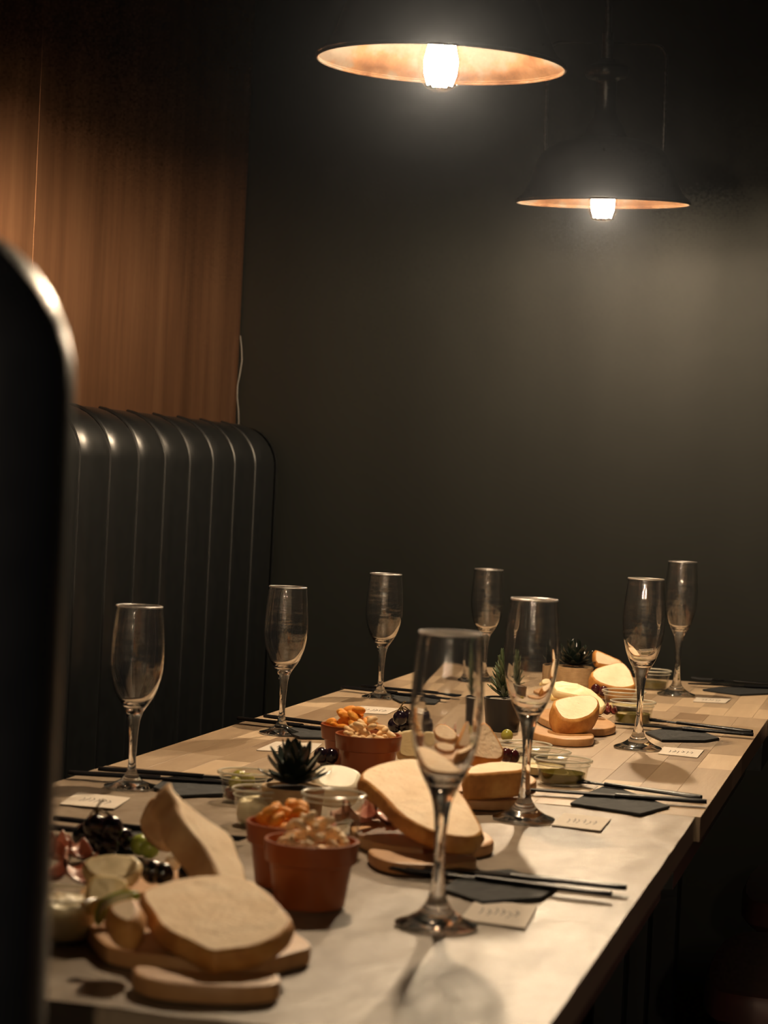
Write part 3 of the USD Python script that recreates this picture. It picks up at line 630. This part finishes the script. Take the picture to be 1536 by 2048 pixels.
one('cheese_slice', [(168, 1782), (184, 1745), (232, 1748), (262, 1762), (244, 1790), (205, 1802), (176, 1816)], (205, 1802, .034), (.1, .5, .86), .012, 'cheese_yellow', 'yellow cheese slice left of the front bread slices', 'cheese', rnd=1)
bunch([(305, 1744, .0095, .030), (326, 1748, .009, .030)], 0, 'black_olive', 'black olives lying above the large front slice', stalk=False, name='olive_pair', category='olives')
bunch([(378, 1748, .0095, .026)], 0, 'black_olive', 'single black olive at the foot of the tall wedge', stalk=False, name='olive', category='olive')
bunch([(346, 1724, .007, .026)], 0, 'cheese_white', 'little white cheese ball between the black olives', stalk=False, name='cheese_ball', category='cheese')
one('apple_slice', [(190, 1850), (188, 1820), (203, 1795), (232, 1782), (262, 1776), (283, 1782), (270, 1800), (236, 1806), (208, 1828), (200, 1850)], (200, 1850, .030), (0, .8, .6), .006, 'apple_flesh', 'green skinned apple slice arching behind the small bread piece', 'apple slice', rind='green_skin')
def ham(c, yaw, size, label, folds=3, seed=0, m='ham', h=.001):
    """a folded ribbon of ham"""
    s = np.linspace(0, 1, 60); w = np.linspace(-.5, .5, 10); V = []; rng = np.random.default_rng(seed); ph = rng.uniform(0, 6)
    for a in s:
        for b_ in w:
            x = (a - .5) * size * 1.25; y = b_ * size * (.55 + .12 * math.sin(5 * a + ph)); z = .010 + size * .16 * (1 + math.sin(folds * 2 * math.pi * a + ph + b_ * 1.2)) * (1 - .6 * abs(2 * a - 1) ** 2) + .004 * math.sin(9 * b_ + 3 * a)
            x += .35 * size / folds * math.sin(folds * 2 * math.pi * a + ph + 1.4)
            V.append((x, y, z))
    V = np.array(V); n1, n2 = 60, 10; Fc = []
    for i in range(n1 - 1):
        for j in range(n2 - 1):
            A, B, C, D = i * n2 + j, (i + 1) * n2 + j, (i + 1) * n2 + j + 1, i * n2 + j + 1; Fc += [(A, B, C), (A, C, D)]
    top = trimesh.Trimesh(V, np.array(Fc), process=False); bot = trimesh.Trimesh(V - [0, 0, .0016], np.array(Fc)[:, ::-1], process=False)
    mm = cat([top, bot]); mm.apply_translation((0, 0, h + .0006 - mm.vertices[:, 2].min())); p = P(*c)
    return tag(obj('ham_slice', Rm(mm, yaw, (0, 0, 1)).apply_translation(p), m, smooth=60), label, 'ham')
ham((110, 1790), .4, .060, 'folded pink ham at the left edge of the front board', seed=1, h=.012)
ham((100, 1745), 1.2, .055, 'folded pink ham behind the hummus cup at the left', seed=2, h=.010)

# little clear cups
def cup_mesh(rt, rb, h):
    o = [(0, 0), (rb - .002, 0), (rb, .002), (rt - .001, h - .003), (rt + .0026, h - .002), (rt + .003, h), (rt - .001, h + .0008), (rt - .0018, h - .003), (rb - .0012, .003), (0, .0022)]
    return lathe(o, 56)
CUPS = {}
def cup(x, y, label, rt=.033, rb=.0275, h=.032, fill=None, loc=None, extra=None):
    p = P(x, y, .0004) if loc is None else np.asarray(loc)
    t = thing('dip_cup', label, 'cup', p, 0, 'clear plastic dip cups')
    obj('plastic_wall', cup_mesh(rt, rb, h), 'clear_plastic', t, smooth=35)
    obj('rim', T(trimesh.creation.torus(rt + .001, .0011, major_sections=56, minor_sections=8), 0, 0, h + .0003), 'plastic_rim', t)
    obj('bead_line', T(trimesh.creation.torus(rt - .0004, .0006, major_sections=56, minor_sections=6), 0, 0, h - .0055), 'plastic_rim', t)
    return t, p
def filling(p, r_, z0_, z1, m, label, name, category, bump=0.0, seed=0):
    top = [(0, z1)] if not bump else [(0, z1 + bump), (r_ * .6, z1 + bump * .6)]
    pr = [(0, z0_), (r_ * .93, z0_), (r_, z1)] + top[::-1]
    mm = lathe(smooth_profile(pr, 3) if bump else pr, 48)
    if bump:
        mm = mm.subdivide(); mm.vertices[:, 2] += np.where(mm.vertices[:, 2] > z0_ + .002, (meshkit.fbm(np.c_[mm.vertices * 110], 3, seed) - .5) * bump * 1.3, 0)
    t = obj(name, T(mm, *p), m, smooth=60); return tag(t, label, category)
c, p = cup(118, 1878, 'clear cup of hummus at the left front corner', rt=.030, rb=.026, h=.034)
filling(p, .0262, .0032, .026, 'hummus', 'beige hummus filling the left front cup', 'hummus', 'dip', bump=.006)
c, p = cup(486, 1602, 'small clear cup with green olives left of the succulent', rt=.027, rb=.022, h=.032)
bunch([(478, 1556, .0085, .0235), (496, 1562, .008, .022), (470, 1566, .007, .02)], 0, 'green_olive', 'green olives in the small cup left of the succulent', stalk=False, name='olive_pile', category='olives')
filling(p, .0200, .0030, .012, 'jam', 'dark red jam in the olive cup', 'jam', 'jam')
c, p = cup(514, 1648, 'small clear cup of white nuts against the twine pot', rt=.026, rb=.021, h=.036)
filling(p, .0205, .003, .022, 'hummus', 'white chopped nuts in the cup against the twine pot', 'chopped_nuts', 'nuts', bump=.008, seed=4)
c, p = cup(662, 1702, 'empty clear glass pot behind the front bowl of nuts', rt=.0295, rb=.0255, h=.055)
c, p = cup(1124, 1568, 'clear cup of green oil nearest the viewer, beside the bread chunk', rt=.0335, rb=.028, h=.030)
filling(p, .0275, .0030, .0145, 'olive_oil', 'green olive oil in the cup beside the bread chunk', 'olive_oil', 'oil')
c, p = cup(1083, 1550, 'clear dip cup directly behind the oil cup', rt=.0335, rb=.028, h=.030)
filling(p, .0275, .0030, .012, 'cheese_pale', 'pale dip in the cup behind the oil cup', 'cream_dip', 'dip')
c, p = cup(1047, 1535, 'clear dip cup furthest behind the oil cup', rt=.0335, rb=.028, h=.030)
filling(p, .0275, .0030, .010, 'cheese_white', 'white dip in the hindmost cup', 'cream_dip', 'dip')
c, p = cup(1264, 1447, 'clear oil cup behind the flute on the block table', rt=.0335, rb=.028, h=.034)
filling(p, .0275, .0030, .016, 'olive_oil', 'green oil in the cup behind the flute on the block table', 'olive_oil', 'oil')
c, p = cup(1246, 1424, 'clear cup behind the oil cup near the half loaf', rt=.0335, rb=.028, h=.034)
filling(p, .0275, .0030, .012, 'cheese_pale', 'pale dip in the cup near the half loaf', 'cream_dip', 'dip')
c, p = cup(1303, 1378, 'clear oil cup left of the far right flute', rt=.0335, rb=.028, h=.034)
filling(p, .0275, .0030, .014, 'olive_oil', 'green oil in the cup left of the far right flute', 'olive_oil', 'oil')

# terracotta pots with nuts and crackers
POT = None
def pot_profile():
    return [(0, 0), (.0285, 0), (.0300, .002), (.0345, .036), (.0352, .0365), (.0382, .0375), (.0400, .053), (.0396, .0550), (.0372, .0550), (.0360, .040), (.0325, .034), (.0285, .006), (0, .005)]
def pot(x, y, label):
    global POT
    p = P(x, y, .0004)
    if POT is None:
        POT = thing('terracotta_pot', label, 'pot', p, 0, 'terracotta snack pots')
        obj('pot_wall', lathe(pot_profile(), 64), 'terracotta', POT, smooth=35)
    else: dup(POT, p, 0, label)
    return p
rng = np.random.default_rng(3)
def nut_mesh(seed):
    g = np.random.default_rng(seed); a = np.linspace(-1.0, 1.0, 9)
    pts = np.c_[.0078 * np.sin(a), .0062 * (np.cos(a) - .8), np.zeros(9)]
    m = tube(pts, .0036 * np.array([.35, .75, .95, 1.05, 1.0, .95, .9, .7, .3]), 10); m = m.subdivide(); return trimesh.smoothing.filter_taubin(m, iterations=4)
def cracker_mesh(seed):
    m = trimesh.creation.icosphere(3, 1.0); m.vertices *= [.0095, .0058, .0048]; m.vertices *= (1 + .35 * (meshkit.fbm(m.vertices * 200 + seed, 3, seed) - .5))[:, None]; return m
PROTO = {}
def snacks(p, kind, label, group, count, seed):
    g = np.random.default_rng(seed); placed = []
    for k in range(count):
        for _ in range(60):
            r_ = .0285 * math.sqrt(g.uniform(0, 1)); a = g.uniform(0, 2 * math.pi); z = .048 + g.uniform(0, .026) * (1 - (r_ / .031) ** 2) + .003
            q = np.array([r_ * math.cos(a), r_ * math.sin(a), z])
            if all(np.linalg.norm((q - o) * [1, 1, 1.3]) > .0088 for o in placed): break
        placed.append(q)
        R_ = trimesh.transformations.euler_matrix(g.uniform(-.7, .7), g.uniform(-.6, .6), g.uniform(0, 6.3)); R_[:3, 3] = p + q
        key = (kind, k % 3)
        if key not in PROTO:
            t = PROTO[key] = thing(kind, label, kind.replace('_', ' '), group=group, matrix=R_)
            obj('kernel' if kind == 'nut' else 'crisp', nut_mesh(k) if kind == 'nut' else cracker_mesh(k), 'nut_skin' if kind == 'nut' else 'cracker', t, smooth=True)
        else: dup(PROTO[key], matrix=R_, label=label, group=group)
    return placed
pots = [pot(618, 1810, 'terracotta pot of nuts nearest the viewer'), pot(577, 1768, 'terracotta pot of orange crackers behind the nearest nut pot'), pot(733, 1560, 'far terracotta pot of nuts in front of the cracker pot'), pot(702, 1538, 'far terracotta pot of orange crackers')]
for p in pots:
    pass
def bed(p, m, label):
    mm = lathe([(0, .034), (.0318, .034), (.0352, .043), (.025, .0465), (0, .049)], 40); tag(obj('snack_bed', T(mm, *p), m, smooth=40), label, 'snacks', kind='stuff')
bed(pots[0], 'nut_skin', 'deeper nuts filling the nearest nut pot'); bed(pots[1], 'cracker', 'deeper crackers filling the nearer cracker pot'); bed(pots[2], 'nut_skin', 'deeper nuts filling the far nut pot'); bed(pots[3], 'cracker', 'deeper crackers filling the far cracker pot')
snacks(pots[0], 'nut', 'salted nut heaped in the nearest terracotta pot', 'nuts in the nearest terracotta pot', 26, 1)
snacks(pots[1], 'cracker', 'orange cracker heaped in the nearer cracker pot', 'crackers in the nearer terracotta pot', 22, 2)
snacks(pots[2], 'nut', 'salted nut heaped in the far terracotta pot', 'nuts in the far terracotta pot', 26, 3)
snacks(pots[3], 'cracker', 'orange cracker heaped in the far cracker pot', 'crackers in the far terracotta pot', 22, 4)

# plants
def leaf(L, w, th, bend, tipw=.0):
    """pointed fleshy leaf along +x, bending up"""
    xs = np.linspace(0, 1, 12); V = []; N = 8; a = np.arange(N) * 2 * np.pi / N
    for t in xs:
        ww = w * (0.45 + 1.5 * t) * (1 - t) ** .75 * 1.05 + .0003; tt = th * (1 - t * .8) + .0003
        V.append(np.c_[np.full(N, L * t), np.cos(a) * ww, np.sin(a) * tt + bend * L * t * t])
    Vs = np.vstack(V + [[[0, 0, 0]], [[L, 0, bend * L]]]); Fc = []
    for i in range(len(xs) - 1):
        for j in range(N):
            k = (j + 1) % N; Fc += [(i * N + j, i * N + k, (i + 1) * N + k), (i * N + j, (i + 1) * N + k, (i + 1) * N + j)]
    for j in range(N):
        k = (j + 1) % N; Fc += [(len(Vs) - 2, k, j), (len(Vs) - 1, (len(xs) - 1) * N + j, (len(xs) - 1) * N + k)]
    m = trimesh.Trimesh(Vs, np.array(Fc), process=False); m.fix_normals(); return m
def rosette(p, label, pot_m, rt, rb, hp, leaf_m, rows, seed, L0, w0, name='succulent_plant', stones=False, stem=0.0):
    t = thing(name, label, 'plant', p); g = np.random.default_rng(seed)
    obj('pot', lathe([(0, 0), (rb, 0), (rb + .001, .001), (rt, hp - .001), (rt, hp), (rt - .003, hp), (rt - .0035, hp - .004), (0, hp - .005)], 56), pot_m, t, smooth=35)
    obj('soil', lathe([(0, hp - .0045), (rt - .005, hp - .0045), (rt - .008, hp - .002), (0, hp)], 32), 'gravel_white' if stones else 'soil', t)
    for i, (nL, elev, Lk, z) in enumerate(rows):
        for k in range(nL):
            yawk = 2 * math.pi * (k + .5 * (i % 2)) / nL + g.uniform(-.15, .15); e = math.radians(elev + g.uniform(-7, 7)); m = leaf(L0 * Lk * g.uniform(.9, 1.1), w0, .0022, g.uniform(.05, .25))
            m = Rm(m, -e, (0, 1, 0)); m = T(m, .003, 0, 0); m = Rm(m, yawk, (0, 0, 1)); m = T(m, 0, 0, hp + z)
            obj('leaf', m, leaf_m, t, smooth=50)
    return t
ROWS = [(9, 10, 1.0, .004), (9, 30, 1.0, .006), (8, 48, 1.0, .010), (6, 66, .95, .014), (3, 80, .9, .016)]
rosette(P(583, 1650, .0004), 'dark succulent in a tan twine pot behind the nearest terracotta pots', 'pot_twine', .0325, .028, .040, 'leaf_dark', ROWS, 1, .036, .0088)
rosette(P(1146, 1384, .0004), 'dark succulent in a tan twine pot at the far end by the bread', 'pot_twine', .034, .028, .045, 'leaf_dark', ROWS, 2, .034, .0088)
al = [(8, 24, .8, .004), (8, 34, .8, .011), (8, 40, .75, .019), (8, 46, .7, .027), (7, 52, .7, .035), (7, 58, .7, .042), (5, 72, .75, .048)]
rosette(P(1004, 1461, .0004), 'small spiky aloe in a black pot left of the second flute', 'black_plastic', .029, .023, .048, 'leaf_aloe', al, 3, .032, .0042, name='aloe_plant', stones=True)

# middle cluster
bread([(714, 1553), (738, 1532), (798, 1517), (835, 1516), (862, 1530), (905, 1562), (931, 1594), (968, 1657), (965, 1666), (946, 1675), (900, 1672), (866, 1662), (834, 1648), (798, 1627), (767, 1592), (738, 1566)], (900, 1672, .036), (.06, .16, .985), .018, 'large leaning bread slice seen through the nearest flute', seed=6)
ham((738, 1668), .5, .062, 'folded ham under the leaning bread slice', seed=5, h=.012)
one('cheese_wedge', [(620, 1543), (644, 1525), (686, 1526), (728, 1541), (722, 1562), (708, 1578), (672, 1580), (634, 1574)], (672, 1580, .034), (0, .42, .9), .026, 'cheese_white', 'rounded white cheese wedge right of the near succulent', 'cheese', edge=.006)
bunch([(643, 1511, .0095, .030), (662, 1512, .009, .030), (654, 1524, .009, .016)], 0, 'grape_skin', 'three black grapes behind the white cheese wedge', stalk=False)
bunch([(712, 1523, .0115, .022)], 0, 'black_olive', 'single large black olive right of the white cheese', stalk=False, name='olive', category='olive')
bunch([(741, 1528, .007, .018)], 0, 'green_olive', 'tiny green olive at the tip of the leaning slice', stalk=False, name='olive', category='olive')
one('cheese_block', [(796, 1466), (812, 1458), (850, 1458), (856, 1470), (850, 1516), (800, 1518), (794, 1490)], (820, 1516, .014), (.1, .9, .4), .02, 'cheese_pale', 'pale cheese block right of the far nut pot', 'cheese', rnd=1)
bunch([(790, 1450, .0105, .012), (812, 1452, .0105, .012), (800, 1436, .010, .027), (818, 1434, .0095, .027), (830, 1450, .010, .012)], 0, 'grape_skin', 'small black grape bunch behind the pale cheese block')
bread([(925, 1548), (938, 1530), (990, 1521), (1046, 1525), (1058, 1532), (1050, 1541), (1000, 1545), (960, 1548)], (1000, 1545, .044), (0, .10, .99), .030, 'thick bread chunk with brown crust right of the nearest flute', seed=8, edge=.004)
bread([(955, 1452), (973, 1438), (1010, 1496), (1009, 1516), (990, 1524), (930, 1512), (940, 1480)], (990, 1524, .046), (.35, .75, .5), .022, 'bread wedge standing on the chunk behind the nearest flute', seed=9)
bread([(845, 1452), (880, 1440), (935, 1462), (930, 1480), (900, 1486), (856, 1472)], (900, 1486, .03), (-.2, .6, .78), .018, 'pale bread slice seen through the top of the nearest flute', seed=10)
bread([(850, 1500), (880, 1488), (925, 1505), (930, 1530), (900, 1540), (862, 1528)], (900, 1540, .022), (0, .6, .8), .016, 'bread slice seen through the middle of the nearest flute', seed=12)
ham((905, 1500), .3, .06, 'folded ham beside the bread behind the nearest flute', seed=8, h=.010)
bunch([(1014, 1471, .0085, .010)], 0, 'green_olive', 'green olive in front of the black aloe pot', stalk=False, name='olive', category='olive')
bunch([(1012, 1510, .0085, .028), (1026, 1513, .0085, .026)], 0, 'red_grape_skin', 'two dark red grapes behind the bread chunk', stalk=False)

# far cluster
bread([(1183, 1339), (1213, 1328), (1243, 1322), (1258, 1333), (1273, 1367), (1268, 1373), (1241, 1377), (1208, 1370), (1183, 1356)], (1241, 1377, .026), (.1, .50, .86), .030, 'half loaf leaning at the far end right of the twine pot', seed=14)
bread([(1189, 1298), (1203, 1302), (1252, 1324), (1240, 1334), (1213, 1332), (1189, 1328)], (1213, 1332, .050), (.2, .85, .5), .014, 'thin bread slice standing behind the far half loaf', seed=15)
one('cheese_wedge', [(1108, 1357), (1172, 1369), (1216, 1405), (1203, 1421), (1180, 1396), (1130, 1388), (1104, 1380)], (1203, 1421, .026), (.1, .5, .86), .014, 'cheese_pale', 'long pale cheese wedge behind the front half loaf', 'cheese', rnd=1)
one('cheese_wedge', [(1100, 1372), (1126, 1376), (1142, 1386), (1120, 1394), (1098, 1394)], (1120, 1394, .024), (0, .5, .86), .010, 'cheese_yellow', 'short yellow cheese wedge left of the front half loaf', 'cheese', rnd=1)
bread([(1102, 1403), (1120, 1394), (1175, 1386), (1198, 1396), (1201, 1411), (1187, 1430), (1159, 1441), (1131, 1441), (1115, 1430)], (1145, 1441, .032), (.1, .42, .9), .034, 'front half loaf with pale cut face on the far boards', seed=16, edge=.004)
bunch([(1192, 1378, .0085, .022), (1207, 1382, .0085, .020), (1222, 1377, .009, .022), (1200, 1388, .008, .012)], 0, 'red_grape_skin', 'dark red grapes between the two half loaves', stalk=False)
bunch([(1239, 1384, .008, .012)], 0, 'green_olive', 'small green olive in front of the far half loaf', stalk=False, name='olive', category='olive')
ham((1204, 1446), .9, .034, 'dark cured meat at the right of the front half loaf', seed=11, m='cured_meat', h=.0126)


# ------------------------------------------------------------------ thin haze in the room
mat('haze_air', {'v': ('principled_volume', dict(color=(.72, .82, 1.0), density=.0010, anisotropy=0.955))}, [], surface=None, volume='v.volume')
tag(obj('haze', box(UW + .012, UR, VF - .4, VW - .012, .02, HC - .02), 'haze_air', smooth=False), 'thin haze hanging in the lamp light', 'haze', kind='stuff')
